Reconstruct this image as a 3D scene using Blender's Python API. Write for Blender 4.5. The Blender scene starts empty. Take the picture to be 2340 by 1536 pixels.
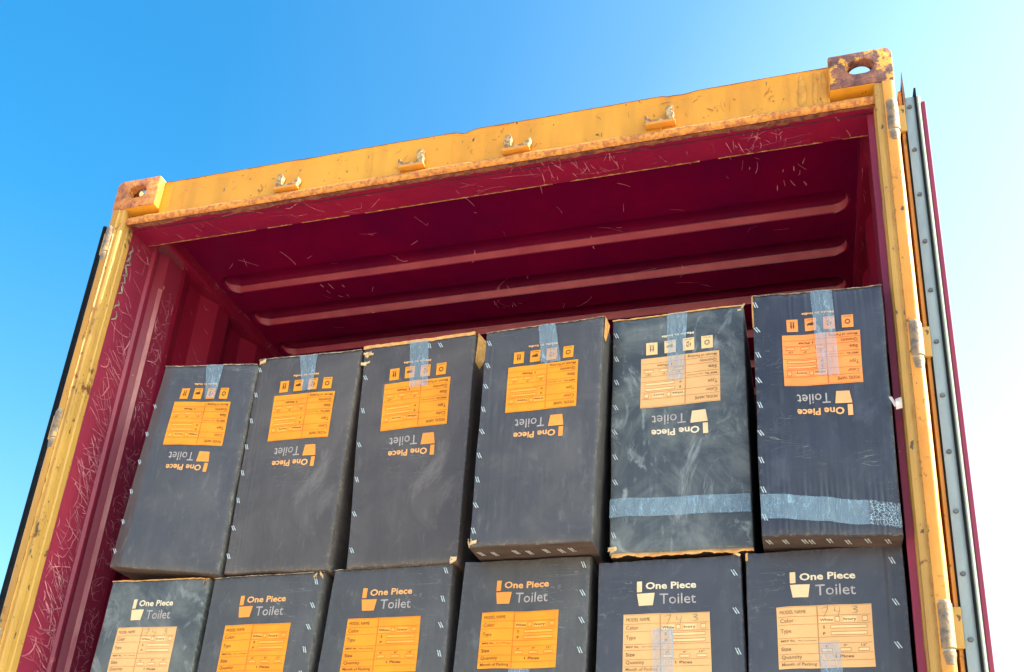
import bpy, bmesh, math, random
from mathutils import Vector, Matrix, noise
C = bpy.context.scene
ZT = 4.1                                   # height of the container's top above the ground
# ------------------------------------------------------------------ camera
cam_d = bpy.data.cameras.new('camera'); cam = bpy.data.objects.new('camera', cam_d)
C.collection.objects.link(cam); C.camera = cam
cam.location = (0.9334, -2.0456, ZT - 2.2597)
cam.rotation_euler = (1.95425, -0.05913, 0.27219)
cam_d.sensor_width = 36; cam_d.lens = 33.966
cam_d.shift_x = -0.0203; cam_d.shift_y = 0.2057
cam_d.clip_start = 0.05; cam_d.clip_end = 4000
# ------------------------------------------------------------------ light
SUN = Vector((0.80, 0.012, 0.60)).normalized()
sd = bpy.data.lights.new('sun', 'SUN'); sd.energy = 5.0; sd.angle = math.radians(0.5); sd.color = (1, .93, .82)
so = bpy.data.objects.new('sun', sd); C.collection.objects.link(so)
so.rotation_euler = SUN.to_track_quat('Z', 'Y').to_euler(); so.location = (6, 0, 9)
w = bpy.data.worlds.new('World'); C.world = w; w.use_nodes = True
nt = w.node_tree; bg = nt.nodes['Background']
sky = nt.nodes.new('ShaderNodeTexSky'); sky.sky_type = 'NISHITA'; sky.sun_disc = False
sky.sun_elevation = math.asin(SUN.z); sky.sun_rotation = math.atan2(SUN.x, SUN.y)
sky.air_density = 1.0; sky.dust_density = 4.0; sky.ozone_density = 2.0
hs = nt.nodes.new('ShaderNodeHueSaturation'); hs.inputs['Saturation'].default_value = 1.48
nt.links.new(sky.outputs[0], hs.inputs['Color'])
# pale haze of the sky on the sun's side, by true direction
gc = nt.nodes.new('ShaderNodeTexCoord'); gd = nt.nodes.new('ShaderNodeVectorMath'); gd.operation = 'DOT_PRODUCT'
gd.inputs[1].default_value = (.55, .83, .10); nt.links.new(gc.outputs['Generated'], gd.inputs[0])
gr = nt.nodes.new('ShaderNodeValToRGB'); el = gr.color_ramp.elements
for p_, v_ in ((.44, .04), (.55, .11), (.64, .26), (.72, .44), (.86, .68)):
    e_ = el.new(p_); e_.color = (v_, v_, v_, 1)
el[0].position = .25; el[0].color = (0, 0, 0, 1); el[-1].position = 1.0; el[-1].color = (.9, .9, .9, 1)
nt.links.new(gd.outputs['Value'], gr.inputs['Fac'])
ga = nt.nodes.new('ShaderNodeMix'); ga.data_type = 'RGBA'; ga.blend_type = 'MULTIPLY'; ga.inputs[0].default_value = 1; ga.inputs[7].default_value = (2.3, 2.2, 1.6, 1)
nt.links.new(gr.outputs['Color'], ga.inputs[6])
gs = nt.nodes.new('ShaderNodeMix'); gs.data_type = 'RGBA'; gs.blend_type = 'ADD'; gs.inputs[0].default_value = 1
tn = nt.nodes.new('ShaderNodeMix'); tn.data_type = 'RGBA'; tn.blend_type = 'MULTIPLY'; tn.inputs[0].default_value = 1; tn.inputs[7].default_value = (.80, 1.19, 1., 1)
nt.links.new(hs.outputs[0], tn.inputs[6])
gz = nt.nodes.new('ShaderNodeSeparateXYZ'); nt.links.new(gc.outputs['Generated'], gz.inputs[0])
hz = nt.nodes.new('ShaderNodeValToRGB'); he = hz.color_ramp.elements
he[0].position = .10; he[0].color = (.70, .40, .30, 1); he[1].position = .70; he[1].color = (0, 0, 0, 1)
for p_, c_ in ((.30, (.40, .12, .1, 1)), (.43, (.17, .06, .05, 1)), (.58, (.02, .02, .0, 1))):
    e_ = he.new(p_); e_.color = c_
nt.links.new(gz.outputs['Z'], hz.inputs['Fac'])
gh = nt.nodes.new('ShaderNodeMix'); gh.data_type = 'RGBA'; gh.blend_type = 'ADD'; gh.inputs[0].default_value = 1
nt.links.new(tn.outputs[2], gh.inputs[6]); nt.links.new(hz.outputs[0], gh.inputs[7])
nt.links.new(gh.outputs[2], gs.inputs[6]); nt.links.new(ga.outputs[2], gs.inputs[7]); nt.links.new(gs.outputs[2], bg.inputs['Color'])
bg.inputs['Strength'].default_value = 0.15
C.view_settings.view_transform = 'Standard'; C.view_settings.look = 'None'
C.view_settings.exposure = 1.53; C.view_settings.gamma = 1.0
C.render.engine = 'CYCLES'
random.seed(7)

# ------------------------------------------------------------------ helpers
def tag(o, label=None, cat=None, group=None, kind=None):
    if label: o['label'] = label
    if cat: o['category'] = cat
    if group: o['group'] = group
    if kind: o['kind'] = kind
    return o

def empty(name, loc):
    o = bpy.data.objects.new(name, None); C.collection.objects.link(o)
    o.location = loc; o.empty_display_size = .1
    return o

def rootof(o):
    l = Vector((0, 0, 0))
    while o: l += o.location; o = o.parent
    return l

class MB:
    """Collects faces in world coordinates (z measured from the container's top) and links them as one mesh."""
    def __init__(s): s.v = []; s.f = []; s.m = []
    def add(s, vs, fs, m=0):
        n = len(s.v); s.v += [tuple(v) for v in vs]
        for f in fs: s.f.append([i + n for i in f]); s.m.append(m)
        return s
    def box(s, x0, x1, y0, y1, z0, z1, m=0):
        vs = [(x, y, z) for z in (z0, z1) for y in (y0, y1) for x in (x0, x1)]
        return s.add(vs, [(0, 2, 3, 1), (4, 5, 7, 6), (0, 1, 5, 4), (2, 6, 7, 3), (0, 4, 6, 2), (1, 3, 7, 5)], m)
    def quad(s, a, b, c, d, m=0): return s.add([a, b, c, d], [(0, 1, 2, 3)], m)
    def prism(s, pts, a, b, axis, m=0, mats=None):
        """closed polygon pts (two coordinates) extruded from a to b along axis"""
        n = len(pts)
        def P(p, t):
            return {'x': (t, p[0], p[1]), 'y': (p[0], t, p[1]), 'z': (p[0], p[1], t)}[axis]
        vs = [P(p, a) for p in pts] + [P(p, b) for p in pts]
        k = len(s.v); s.v += vs
        for i in range(n):
            j = (i + 1) % n
            s.f.append([k + i, k + j, k + n + j, k + n + i]); s.m.append(mats[i] if mats else m)
        s.f.append([k + i for i in range(n)][::-1]); s.m.append(m)
        s.f.append([k + n + i for i in range(n)]); s.m.append(m)
        return s
    def cyl(s, p0, p1, r, n=20, m=0, r1=None, caps=True):
        p0 = Vector(p0); p1 = Vector(p1); d = (p1 - p0).normalized()
        u = d.orthogonal().normalized(); v = d.cross(u); r1 = r if r1 is None else r1
        vs = []
        for p, rr in ((p0, r), (p1, r1)):
            for i in range(n):
                a = 2 * math.pi * i / n; vs.append(p + u * math.cos(a) * rr + v * math.sin(a) * rr)
        fs = [(i, (i + 1) % n, n + (i + 1) % n, n + i) for i in range(n)]
        if caps: fs += [tuple(range(n))[::-1], tuple(range(n, 2 * n))]
        return s.add(vs, fs, m)
    def grid(s, P, us, vs, m=0):
        k = len(s.v)
        for v in vs:
            for u in us: s.v.append(tuple(P(u, v)))
        nu = len(us)
        for j in range(len(vs) - 1):
            for i in range(nu - 1):
                a = k + j * nu + i; s.f.append([a, a + 1, a + nu + 1, a + nu]); s.m.append(m)
        return s
    def build(s, name, mats, parent=None, smooth=None, bevel=0, fix=True):
        me = bpy.data.meshes.new(name)
        off = Vector((0, 0, -ZT)) + rootof(parent) if parent else Vector((0, 0, -ZT))
        me.from_pydata([(v[0] - off.x, v[1] - off.y, v[2] - off.z) for v in s.v], [], s.f)
        if not isinstance(mats, (list, tuple)): mats = [mats]
        for m in mats: me.materials.append(m)
        me.polygons.foreach_set('material_index', s.m)
        if hasattr(s, 'attr'):
            at = me.attributes.new('edge', 'FLOAT', 'POINT'); at.data.foreach_set('value', s.attr + [.35] * (len(s.v) - len(s.attr)))
        if fix:
            bm = bmesh.new(); bm.from_mesh(me)
            bmesh.ops.remove_doubles(bm, verts=bm.verts, dist=1e-6)
            bmesh.ops.recalc_face_normals(bm, faces=bm.faces)
            bm.to_mesh(me); bm.free()
        if smooth is not None:
            for p in me.polygons: p.use_smooth = True
            me.set_sharp_from_angle(angle=math.radians(smooth))
        o = bpy.data.objects.new(name, me); C.collection.objects.link(o)
        if parent: o.parent = parent
        if bevel:
            b = o.modifiers.new('bevel', 'BEVEL'); b.width = bevel; b.segments = 2; b.limit_method = 'ANGLE'; b.angle_limit = .7
        return o

def lin(a, b, n): return [a + (b - a) * i / n for i in range(n + 1)]

# ------------------------------------------------------------------ materials
def newmat(name, rough=.5, metal=0., spec=.5):
    m = bpy.data.materials.new(name); m.use_nodes = True
    b = m.node_tree.nodes['Principled BSDF']
    b.inputs['Roughness'].default_value = rough; b.inputs['Metallic'].default_value = metal
    b.inputs['Specular IOR Level'].default_value = spec
    return m, m.node_tree, b

def N(t, typ, **k):
    n = t.nodes.new(typ)
    for a, v in k.items():
        if a in n.inputs: n.inputs[a].default_value = v
        else: setattr(n, a, v)
    return n

def noise_n(t, scale, detail=4, rough=.6, stretch=None, dist=0., off=0.):
    tc = t.nodes.new('ShaderNodeTexCoord'); mp = t.nodes.new('ShaderNodeMapping')
    t.links.new(tc.outputs['Object'], mp.inputs['Vector'])
    if stretch: mp.inputs['Scale'].default_value = stretch
    mp.inputs['Location'].default_value = (off, off * .7, off * 1.3)
    n = N(t, 'ShaderNodeTexNoise', Scale=scale, Detail=detail, Roughness=rough, Distortion=dist)
    t.links.new(mp.outputs[0], n.inputs['Vector'])
    return n.outputs['Fac']

def ramp(t, fac, stops):
    r = t.nodes.new('ShaderNodeValToRGB'); e = r.color_ramp.elements
    while len(e) > 1: e.remove(e[-1])
    e[0].position = stops[0][0]; e[0].color = tuple(stops[0][1]) + (1,)
    for p, c in stops[1:]:
        x = e.new(p); x.color = tuple(c) + (1,)
    t.links.new(fac, r.inputs['Fac']); return r.outputs['Color']

def g(v): return (v, v, v)

def mix(t, fac, a, b, mode='MIX'):
    m = t.nodes.new('ShaderNodeMix'); m.data_type = 'RGBA'; m.blend_type = mode
    for sock, val in ((0, fac), (6, a), (7, b)):
        if isinstance(val, (int, float)): m.inputs[sock].default_value = val
        elif isinstance(val, tuple): m.inputs[sock].default_value = tuple(val) + (1,)
        else: t.links.new(val, m.inputs[sock])
    return m.outputs[2]

def bump(t, b, h, strength=.3, dist=.01, prev=None):
    n = t.nodes.new('ShaderNodeBump'); n.inputs['Strength'].default_value = strength; n.inputs['Distance'].default_value = dist
    t.links.new(h, n.inputs['Height'])
    if prev: t.links.new(prev, n.inputs['Normal'])
    t.links.new(n.outputs[0], b.inputs['Normal']); return n.outputs[0]

def paint(name, c1, c2, rust=(.16, .05, .02), amount=.66, speck=.70, rough=.45, big=3., off=0., soot=(.10, .06, .03), streak=.35, spec=.5):
    m, t, b = newmat(name, rough, 0, spec)
    base = mix(t, ramp(t, noise_n(t, big, 5, off=off), [(.35, g(0)), (.65, g(1))]), c1, c2)
    st = ramp(t, noise_n(t, 14, 5, .6, (1, 1, .12), off=off + 3), [(.45, g(0)), (.8, g(streak))])
    base = mix(t, st, base, tuple(x * .45 for x in c2))
    r = ramp(t, noise_n(t, 9, 9, .72, off=off + 5), [(amount, g(0)), (amount + .05, g(1))])
    base = mix(t, r, base, rust)
    sp = ramp(t, noise_n(t, 60, 3, .5, (1, 1, .5), off=off + 9), [(speck, g(0)), (speck + .03, g(1))])
    base = mix(t, sp, base, soot)
    t.links.new(base, b.inputs['Base Color'])
    h = noise_n(t, 7, 6, .55, off=off + 1); b1 = bump(t, b, h, .25, .012)
    h2 = noise_n(t, 140, 3, .5); bump(t, b, h2, .12, .002, b1)
    rr = ramp(t, r, [(0, g(rough)), (1, g(.9))]); t.links.new(rr, b.inputs['Roughness'])
    return m

YEL = paint('yellow_paint', (.76, .325, .030), (.70, .27, .020), amount=.65, speck=.695, streak=.5)
YELD = paint('yellow_paint_worn', (.58, .30, .07), (.46, .23, .06), amount=.58, speck=.66, off=4, rough=.6)
YELO = paint('orange_yellow_paint', (.62, .22, .025), (.70, .29, .045), amount=.585, speck=.655, off=8, streak=.5, rust=(.30, .10, .03))
YELP = paint('post_yellow_paint', (.62, .28, .030), (.52, .21, .02), amount=.60, speck=.66, off=15, streak=.6, rust=(.32, .13, .04))
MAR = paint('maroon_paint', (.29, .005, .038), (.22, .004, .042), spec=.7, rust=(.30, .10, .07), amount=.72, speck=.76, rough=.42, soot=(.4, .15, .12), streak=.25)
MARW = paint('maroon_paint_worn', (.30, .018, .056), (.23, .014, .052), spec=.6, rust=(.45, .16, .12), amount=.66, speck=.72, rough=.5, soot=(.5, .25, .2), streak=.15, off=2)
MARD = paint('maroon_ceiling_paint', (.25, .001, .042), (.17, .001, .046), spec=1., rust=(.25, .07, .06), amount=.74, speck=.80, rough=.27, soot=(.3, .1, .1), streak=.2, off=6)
SCR, t_, b_ = newmat('scratched_paint', .7); t_.links.new(ramp(t_, noise_n(t_, 30, 3), [(.35, (.50, .085, .16)), (.65, (.80, .30, .38))]), b_.inputs['Base Color'])
def simple(name, c1, c2, scale=20, rough=.6, metal=0., stretch=None, bmp=.0, detail=5, lo=.35, hi=.65):
    m, t, b = newmat(name, rough, metal)
    n = noise_n(t, scale, detail, .65, stretch)
    t.links.new(ramp(t, n, [(lo, c1), (hi, c2)]), b.inputs['Base Color'])
    if bmp: bump(t, b, noise_n(t, scale * 3, 4), bmp, .004)
    return m
REARC = simple('light_orange_edge', (.45, .14, .06), (.70, .36, .14), 60, .8, bmp=.5)
GREYP = simple('bare_weathered_steel', (.22, .19, .16), (.42, .37, .31), 35, .6, .2, bmp=.4)
STEEL = simple('galvanised_strip', (.29, .31, .32), (.40, .41, .41), 16, .5, .35, (1, 1, .3), .1)
BOLT = simple('bolt_steel', (.10, .09, .10), (.20, .19, .21), 80, .5, .5)
RUB = simple('black_rubber', (.004, .005, .008), (.010, .012, .017), 30, .8)
RUB.node_tree.nodes['Principled BSDF'].inputs['Specular IOR Level'].default_value = .15
CREAM = simple('cream_rubber', (.50, .52, .44), (.66, .66, .56), 20, .6, stretch=(1, 1, .2))
HINGE = simple('worn_hinge_steel', (.13, .10, .10), (.46, .26, .12), 38, .5, .25, bmp=.5)
WOOD = simple('floor_plywood', (.10, .05, .03), (.18, .09, .05), 9, .8, stretch=(6, .4, 1))

def casting_mat(nm, cols, th, off):
    m, t, b = newmat(nm, .75)
    c = ramp(t, noise_n(t, 26, 10, .7, off=off), list(zip((.34, .46, .57, .70), cols)))
    c = mix(t, ramp(t, noise_n(t, 11, 6, .7, off=off + 11), [(th, g(0)), (th + .03, g(1))]), c, (.78, .34, .05))
    c = mix(t, ramp(t, noise_n(t, 120, 2, .6, off=2), [(.62, g(0)), (.68, g(1))]), c, (.06, .03, .045))
    t.links.new(c, b.inputs['Base Color'])
    b1 = bump(t, b, noise_n(t, 70, 8, .7), .7, .004); bump(t, b, noise_n(t, 18, 5, .6), .4, .01, b1)
    return m
CAST = casting_mat('dark_rusty_cast_steel', ((.07, .03, .045), (.17, .065, .065), (.34, .12, .08), (.60, .24, .10)), .59, 0)
CASTL = casting_mat('orange_rusty_cast_steel', ((.22, .07, .05), (.46, .14, .05), (.60, .21, .06), (.66, .30, .12)), .64, 3)

def carton_mat(name, base, dust, off, fl=.25, warm=(.20, .19, .18), line=.35):
    m, t, b = newmat(name, .42, 0, .45)
    n1 = ramp(t, noise_n(t, 6, 12, .72, off=off, dist=.9), [(.42, g(0)), (.74, g(dust))])
    n2 = ramp(t, noise_n(t, 55, 4, .7, (1, 1, .25), off=off + 2), [(.60, g(0)), (.78, g(dust * .7 + .12))])
    n4 = ramp(t, noise_n(t, 34, 3, .55, (1.2, 1, .03), off=off + 6), [(.58, g(0)), (.72, g(line))])
    dk = ramp(t, noise_n(t, 3.2, 4, .5, off=off + 7), [(.3, g(.78)), (.7, g(1.12))])
    c = mix(t, n1, base, warm); c = mix(t, n2, c, tuple(x * 1.25 for x in warm)); c = mix(t, n4, c, tuple(x * 1.5 for x in base))
    c = mix(t, 1.0, c, dk, 'MULTIPLY')
    sm_ = ramp(t, noise_n(t, 7, 9, .7, (.8, 1, .45), off=off + 31, dist=2.2), [(.56, g(0)), (.70, g(min(.8, dust * .8)))])
    c = mix(t, sm_, c, (warm[0] * 1.7, warm[1] * 1.7, warm[2] * 1.7))
    sc = ramp(t, noise_n(t, 9, 2, .4, (.5, 1, 3.5), off=off + 4, dist=3.), [(.495, g(0)), (.5, g(.5)), (.505, g(0))])
    gate = ramp(t, noise_n(t, 4, 2, .5, off=off + 12), [(.55, g(0)), (.62, g(1))])
    c = mix(t, mix(t, 1.0, sc, gate, 'MULTIPLY'), c, (.34, .33, .33))
    ea = t.nodes.new('ShaderNodeAttribute'); ea.attribute_name = 'edge'
    em = t.nodes.new('ShaderNodeMath'); em.operation = 'MULTIPLY'; t.links.new(ea.outputs['Fac'], em.inputs[0])
    t.links.new(ramp(t, noise_n(t, 75, 8, .75, off=off + 20), [(.50, g(0)), (.64, g(.55))]), em.inputs[1])
    c = mix(t, em.outputs[0], c, (.36, .31, .28))
    t.links.new(c, b.inputs['Base Color'])
    b1 = bump(t, b, noise_n(t, 48, 3, .5, (1, 1, .035), off=off + 1), fl, .004)
    b2 = bump(t, b, noise_n(t, 3.5, 4, .5, (1.6, 1, .5), off=off), .55, .02, b1)
    bump(t, b, noise_n(t, 24, 4, .6, (1, 1, .35), off=off + 3), .14, .006, b2)
    t.links.new(ramp(t, n1, [(0, g(.38)), (1, g(.75))]), b.inputs['Roughness'])
    return m

def flat(name, c, rough=.55, var=.12, scale=14, spec=.4):
    m, t, b = newmat(name, rough, 0, spec)
    d = tuple(max(0, x * (1 - var)) for x in c); e = tuple(min(1, x * (1 + var)) for x in c)
    t.links.new(ramp(t, noise_n(t, scale, 5, .6), [(.3, d), (.7, e)]), b.inputs['Base Color'])
    return m
ORANGE = flat('orange_print', (.86, .285, .012)); PALE = flat('faded_orange_print', (.80, .41, .18), var=.07); REDO = flat('red_orange_print', (.84, .265, .065))
OINK = flat('label_ink_orange', (.66, .16, .008)); PINK = flat('label_ink_faded', (.50, .22, .09)); RINK = flat('label_ink_red', (.55, .10, .03))
TXT = flat('brown_text_ink', (.20, .05, .008)); TXTP = flat('faded_text_ink', (.22, .12, .06))
OLITE = flat('light_orange_print', (.93, .36, .05)); PLITE = flat('light_faded_print', (.88, .54, .28)); RLITE = flat('light_red_print', (.93, .34, .12))
LOGO_O = flat('logo_orange', (.88, .29, .05)); LOGO_P = flat('logo_faded', (.86, .55, .33)); LOGO_R = flat('logo_red_orange', (.90, .36, .16))
WHITE = flat('title_cream', (.84, .38, .15)); WHITEP = flat('title_faded', (.80, .62, .47))
GREYT = flat('grey_title_ink', (.42, .34, .35), scale=60, var=.25)
SYM = flat('symbol_ink', (.10, .03, .012)); PEN = flat('pen_ink', (.20, .22, .14))
KRAFT = simple('torn_kraft_board', (.55, .22, .07), (.78, .38, .14), 40, .8, bmp=.5)
KRAFTD = simple('brown_board_edge', (.16, .08, .06), (.34, .17, .11), 30, .8, bmp=.4)
STAPLE = simple('staple_wire', (.40, .40, .42), (.80, .80, .82), 90, .35, .3)

def tape_mat(name, tint=(.42, .60, .86), dens=.55, off=0., web=False):
    # thin cloudy film with sharp wrinkle lines
    m, t, b = newmat(name, .22, 0, .6)
    b.inputs['Base Color'].default_value = tint + (1,)
    tr = t.nodes.new('ShaderNodeBsdfTransparent'); mx = t.nodes.new('ShaderNodeMixShader')
    a = ramp(t, noise_n(t, 46, 6, .7, (1.6, 1, .4), dist=1.2, off=off), [(.36, g(dens * .7)), (.60, g(dens * 1.05)), (.70, g(min(1, dens * 2.)))])
    wk = ramp(t, noise_n(t, 17, 2, .4, (2.2, 1, .7), off=off + 8, dist=2.), [(.484, g(0)), (.498, g(.20)), (.502, g(.20)), (.516, g(0))])
    a = mix(t, 1.0, a, wk, 'ADD')
    if web:
        vo = t.nodes.new('ShaderNodeTexVoronoi'); vo.feature = 'DISTANCE_TO_EDGE'; vo.inputs['Scale'].default_value = 130
        tcv = t.nodes.new('ShaderNodeTexCoord'); nv = t.nodes.new('ShaderNodeTexNoise'); nv.inputs['Scale'].default_value = 30; vm = t.nodes.new('ShaderNodeVectorMath'); vm.operation = 'MULTIPLY_ADD'; vm.inputs[1].default_value = (.03, .03, .06)
        t.links.new(tcv.outputs['Object'], nv.inputs['Vector']); t.links.new(nv.outputs['Color'], vm.inputs[0]); t.links.new(tcv.outputs['Object'], vm.inputs[2]); t.links.new(vm.outputs[0], vo.inputs['Vector'])
        a = ramp(t, vo.outputs['Distance'], [(.0, g(.75)), (.05, g(.35)), (.14, g(.06))])
    t.links.new(a, mx.inputs[0]); t.links.new(tr.outputs[0], mx.inputs[1]); t.links.new(b.outputs[0], mx.inputs[2])
    out = t.nodes['Material Output']; t.links.new(mx.outputs[0], out.inputs['Surface'])
    b1 = bump(t, b, noise_n(t, 30, 4, .6, (2.2, 1, .35), off=off, dist=.8), .7, .004)
    bump(t, b, noise_n(t, 130, 4, .6, off=off), .5, .002, b1)
    return m
TAPE = tape_mat('clear_packing_tape', (.42, .54, .70), .34); TAPE3 = tape_mat('crumpled_packing_tape', (.50, .62, .76), .30, 9., True)
TAPE2 = tape_mat('cloudy_packing_tape', (.40, .54, .72), .38, 5.)
SCRAPM = flat('white_tape_scrap', (.55, .40, .40))

# ------------------------------------------------------------------ ground
m, t, b = newmat('dusty_concrete', .9)
t.links.new(ramp(t, noise_n(t, .6, 8, .6), [(.3, (.46, .37, .27)), (.7, (.58, .48, .36))]), b.inputs['Base Color'])
bump(t, b, noise_n(t, 5, 8), .4, .03)
MB().quad((-1500, -1500, -ZT), (1500, -1500, -ZT), (1500, 1500, -ZT), (-1500, 1500, -ZT)).build('ground', m)['kind'] = 'structure'

# ------------------------------------------------------------------ scratches: thin ribbons of exposed paint on a surface
def ribbon(mb, P, pts, w, m):
    for i in range(len(pts) - 1):
        (a, b_), (c, d) = pts[i], pts[i + 1]
        dx, dy = c - a, d - b_; L = math.hypot(dx, dy) or 1e-6
        k0 = w * (.35 if i == 0 else 1); k1 = w * (.3 if i == len(pts) - 2 else 1)
        nx, ny = -dy / L, dx / L
        mb.quad(P(a - nx * k0, b_ - ny * k0), P(a + nx * k0, b_ + ny * k0), P(c + nx * k1, d + ny * k1), P(c - nx * k1, d - ny * k1), m)

def scratches(mb, P, u0, u1, v0, v1, n, m, rnd, lmin=.02, lmax=.09, ang=None, spread=.6, w=(.0003, .0010), curl=.3):
    for _ in range(n):
        u = rnd.uniform(u0, u1); v = rnd.uniform(v0, v1); a = (ang if ang is not None else rnd.uniform(0, 6.28)) + rnd.gauss(0, spread)
        L = rnd.uniform(lmin, lmax) * rnd.choice((.5, 1, 1)); k = rnd.gauss(0, curl); pts = [(u, v)]; st = max(4, int(L / .008))
        for i in range(st):
            a += k / st + rnd.gauss(0, .05) + (rnd.gauss(0, .7) if rnd.random() < .06 else 0); u += math.cos(a) * L / st; v += math.sin(a) * L / st
            if not (u0 < u < u1 and v0 < v < v1): break
            pts.append((u, v))
        if len(pts) > 2: ribbon(mb, P, pts, rnd.uniform(*w) * rnd.choice((.7, .9, 1.1, 1.7)), m)

# ------------------------------------------------------------------ container
LEN = 12.19; ZB = -2.896
con = empty('shipping_container', (0, 0, ZT + ZB))
tag(con, 'yellow steel shipping container with scratched maroon inside, rusty corners and doors folded back', 'shipping container')

def boolean(base, cutters, name, mat, parent):
    for c in cutters:
        md = base.modifiers.new('cut', 'BOOLEAN'); md.object = c; md.operation = 'DIFFERENCE'; md.solver = 'EXACT'
    dg = bpy.context.evaluated_depsgraph_get()
    me = bpy.data.meshes.new_from_object(base.evaluated_get(dg))
    for o in [base] + cutters: bpy.data.objects.remove(o)
    me.name = name; me.materials.clear(); me.materials.append(mat)
    me.polygons.foreach_set('material_index', [0] * len(me.polygons))
    for p in me.polygons: p.use_smooth = True
    me.set_sharp_from_angle(angle=math.radians(35))
    o = bpy.data.objects.new(name, me); C.collection.objects.link(o); o.parent = parent
    return o

def stadium(cx, cy, w, h, n=10):
    r = min(w, h) / 2; ex = w / 2 - r; ey = h / 2 - r; pts = []
    for i in range(4 * n):
        a = 2 * math.pi * (i + .5) / (4 * n)
        pts.append((cx + (ex if math.cos(a) > 0 else -ex) + r * math.cos(a), cy + (ey if math.sin(a) > 0 else -ey) + r * math.sin(a)))
    return pts

def casting(s, yf=0., sy=1):
    xo = 1.219 * s; xi = (1.219 - .162) * s; cx = (xo + xi) / 2
    # outer block with the outer top edges rounded
    r = .022; pr = [(xi, 0.), (xi, -.118), (xo, -.118)]
    for i in range(7):
        a = math.pi / 2 * i / 6; pr.append((xo - s * r + s * r * math.cos(a), -r + r * math.sin(a)))
    y0, y1 = sorted((yf, yf + sy * .178))
    base = MB().prism(pr, y0, y1, 'y').build('casting_base', CAST, con, bevel=0)
    b = base.modifiers.new('b', 'BEVEL'); b.width = .004; b.segments = 2; b.limit_method = 'ANGLE'
    x0, x1 = sorted((xi + .018 * s, xo - .018 * s)); yc = (y0 + y1) / 2
    cut = [MB().box(x0, x1, y0 + .026, y1 - .026, -.100, -.026).build('c', CAST, con),
           MB().prism(stadium(cx - s * .002, -.053, .072, .052), y0 - .05, y0 + .06, 'y').build('c', CAST, con),
           MB().prism(stadium(cx, yc, .064, .124), -.06, .05, 'z').build('c', CAST, con),
           MB().prism([(p[0], p[1]) for p in stadium(yc, -.06, .080, .050)], min(cx, xo + s * .05), max(cx, xo + s * .05), 'x').build('c', CAST, con)]
    return boolean(base, cut, 'corner_casting', CAST if s > 0 else CASTL, con)
cr = casting(1); cl = casting(-1)
cr['label'] = 'dark rusty corner block with wide oval hole'
cl['label'] = 'orange rusty corner block with jagged hole'
for s in (1, -1): casting(s, LEN, -1)

# yellow side cheek of the left casting is plain paint: thin painted skin on its inner and lower face
for s in (-1, 1):
    xi = (1.219 - .162) * s; sk = MB()
    sk.box(xi - .0012 if s > 0 else xi, xi if s > 0 else xi + .0012, .002, .0445, -.1165, -.003)
    sk.box(min(xi, 1.170 * s), max(xi, 1.170 * s), .003, .052, -.1194, -.1182)
    sk.build('casting_paint', YEL, con)

# header (rear top beam)
HY = .030
hd = MB(); R = random.Random(3)
def ztop(x):
    z = -.010 + .0012 * noise.noise(Vector((x * 6, 0, 0)))
    for c_, d_, w_ in ((.004, .010, .022), (.66, .006, .03), (.62, .004, .012), (-.5, .002, .05)):
        z -= d_ * math.exp(-((x - c_) / w_) ** 2)
    return z
xs = lin(-1.057, 1.057, 120)
def hface(x, t):
    z = ztop(x) + (-.142 - ztop(x)) * t
    return (x, HY + .0018 * noise.noise(Vector((x * 5, z * 12, 3))) - (.004 if t == 0 else 0), z)
hd.grid(hface, xs, [0, .04, .15, .3, .5, .7, .85, 1])
hd.grid(lambda x, y: (x, y, ztop(x) + .0), xs, [HY - .004 + 0., HY + .1])
hd.add([], [])
RH = random.Random(77)
FH = lambda x, z: (x, HY - .0026, z)
scratches(hd, FH, -1.0, 1.04, -.13, -.03, 60, 1, RH, .006, .03, None, 1., (.0003, .0009), 1.5)
scratches(hd, FH, .62, 1.04, -.12, -.03, 16, 1, RH, .02, .05, None, 1., (.0003, .0007), 3.)
for xx in (.790, .95, -.30, -1.02):                                      # weld seams and short rust runs
    ribbon(hd, FH, [(xx, -.016), (xx + .002, -.06), (xx + .001, -.10), (xx + .003, -.138)], .0009, 2)
for xx, ww in ((.985, .010), (1.02, .006), (1.043, .008), (-.62, .004), (.60, .004), (.16, .003)):
    ribbon(hd, FH, [(xx, -.020 if xx > .9 else -.100), (xx + .002, -.07 if xx > .9 else -.112), (xx - .001, -.118), (xx + .001, -.139)], ww, 2)
for x in lin(-1.055, 1.05, 300):
    k = .0016 + .0022 * max(0, noise.noise(Vector((x * 12, 0, 9))))
    hd.quad((x, HY - .0048, ztop(x) + .0004), (x + .0071, HY - .0048, ztop(x + .0071) + .0004), (x + .0071, HY - .0046, ztop(x + .0071) - k), (x, HY - .0046, ztop(x) - k), 1)
hd.build('header_beam', [YEL, simple('old_brown_stain', (.14, .05, .02), (.30, .12, .04), 60, .8), simple('rust_run', (.50, .20, .03), (.72, .32, .05), 26, .7)], con, smooth=40)
# strips under the castings
for s in (1, -1):
    MB().box(min(1.056 * s, 1.168 * s), max(1.056 * s, 1.168 * s), .041, .052, -.1425, -.1196).build('header_end_plate', YELO, con, bevel=.002)
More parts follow.
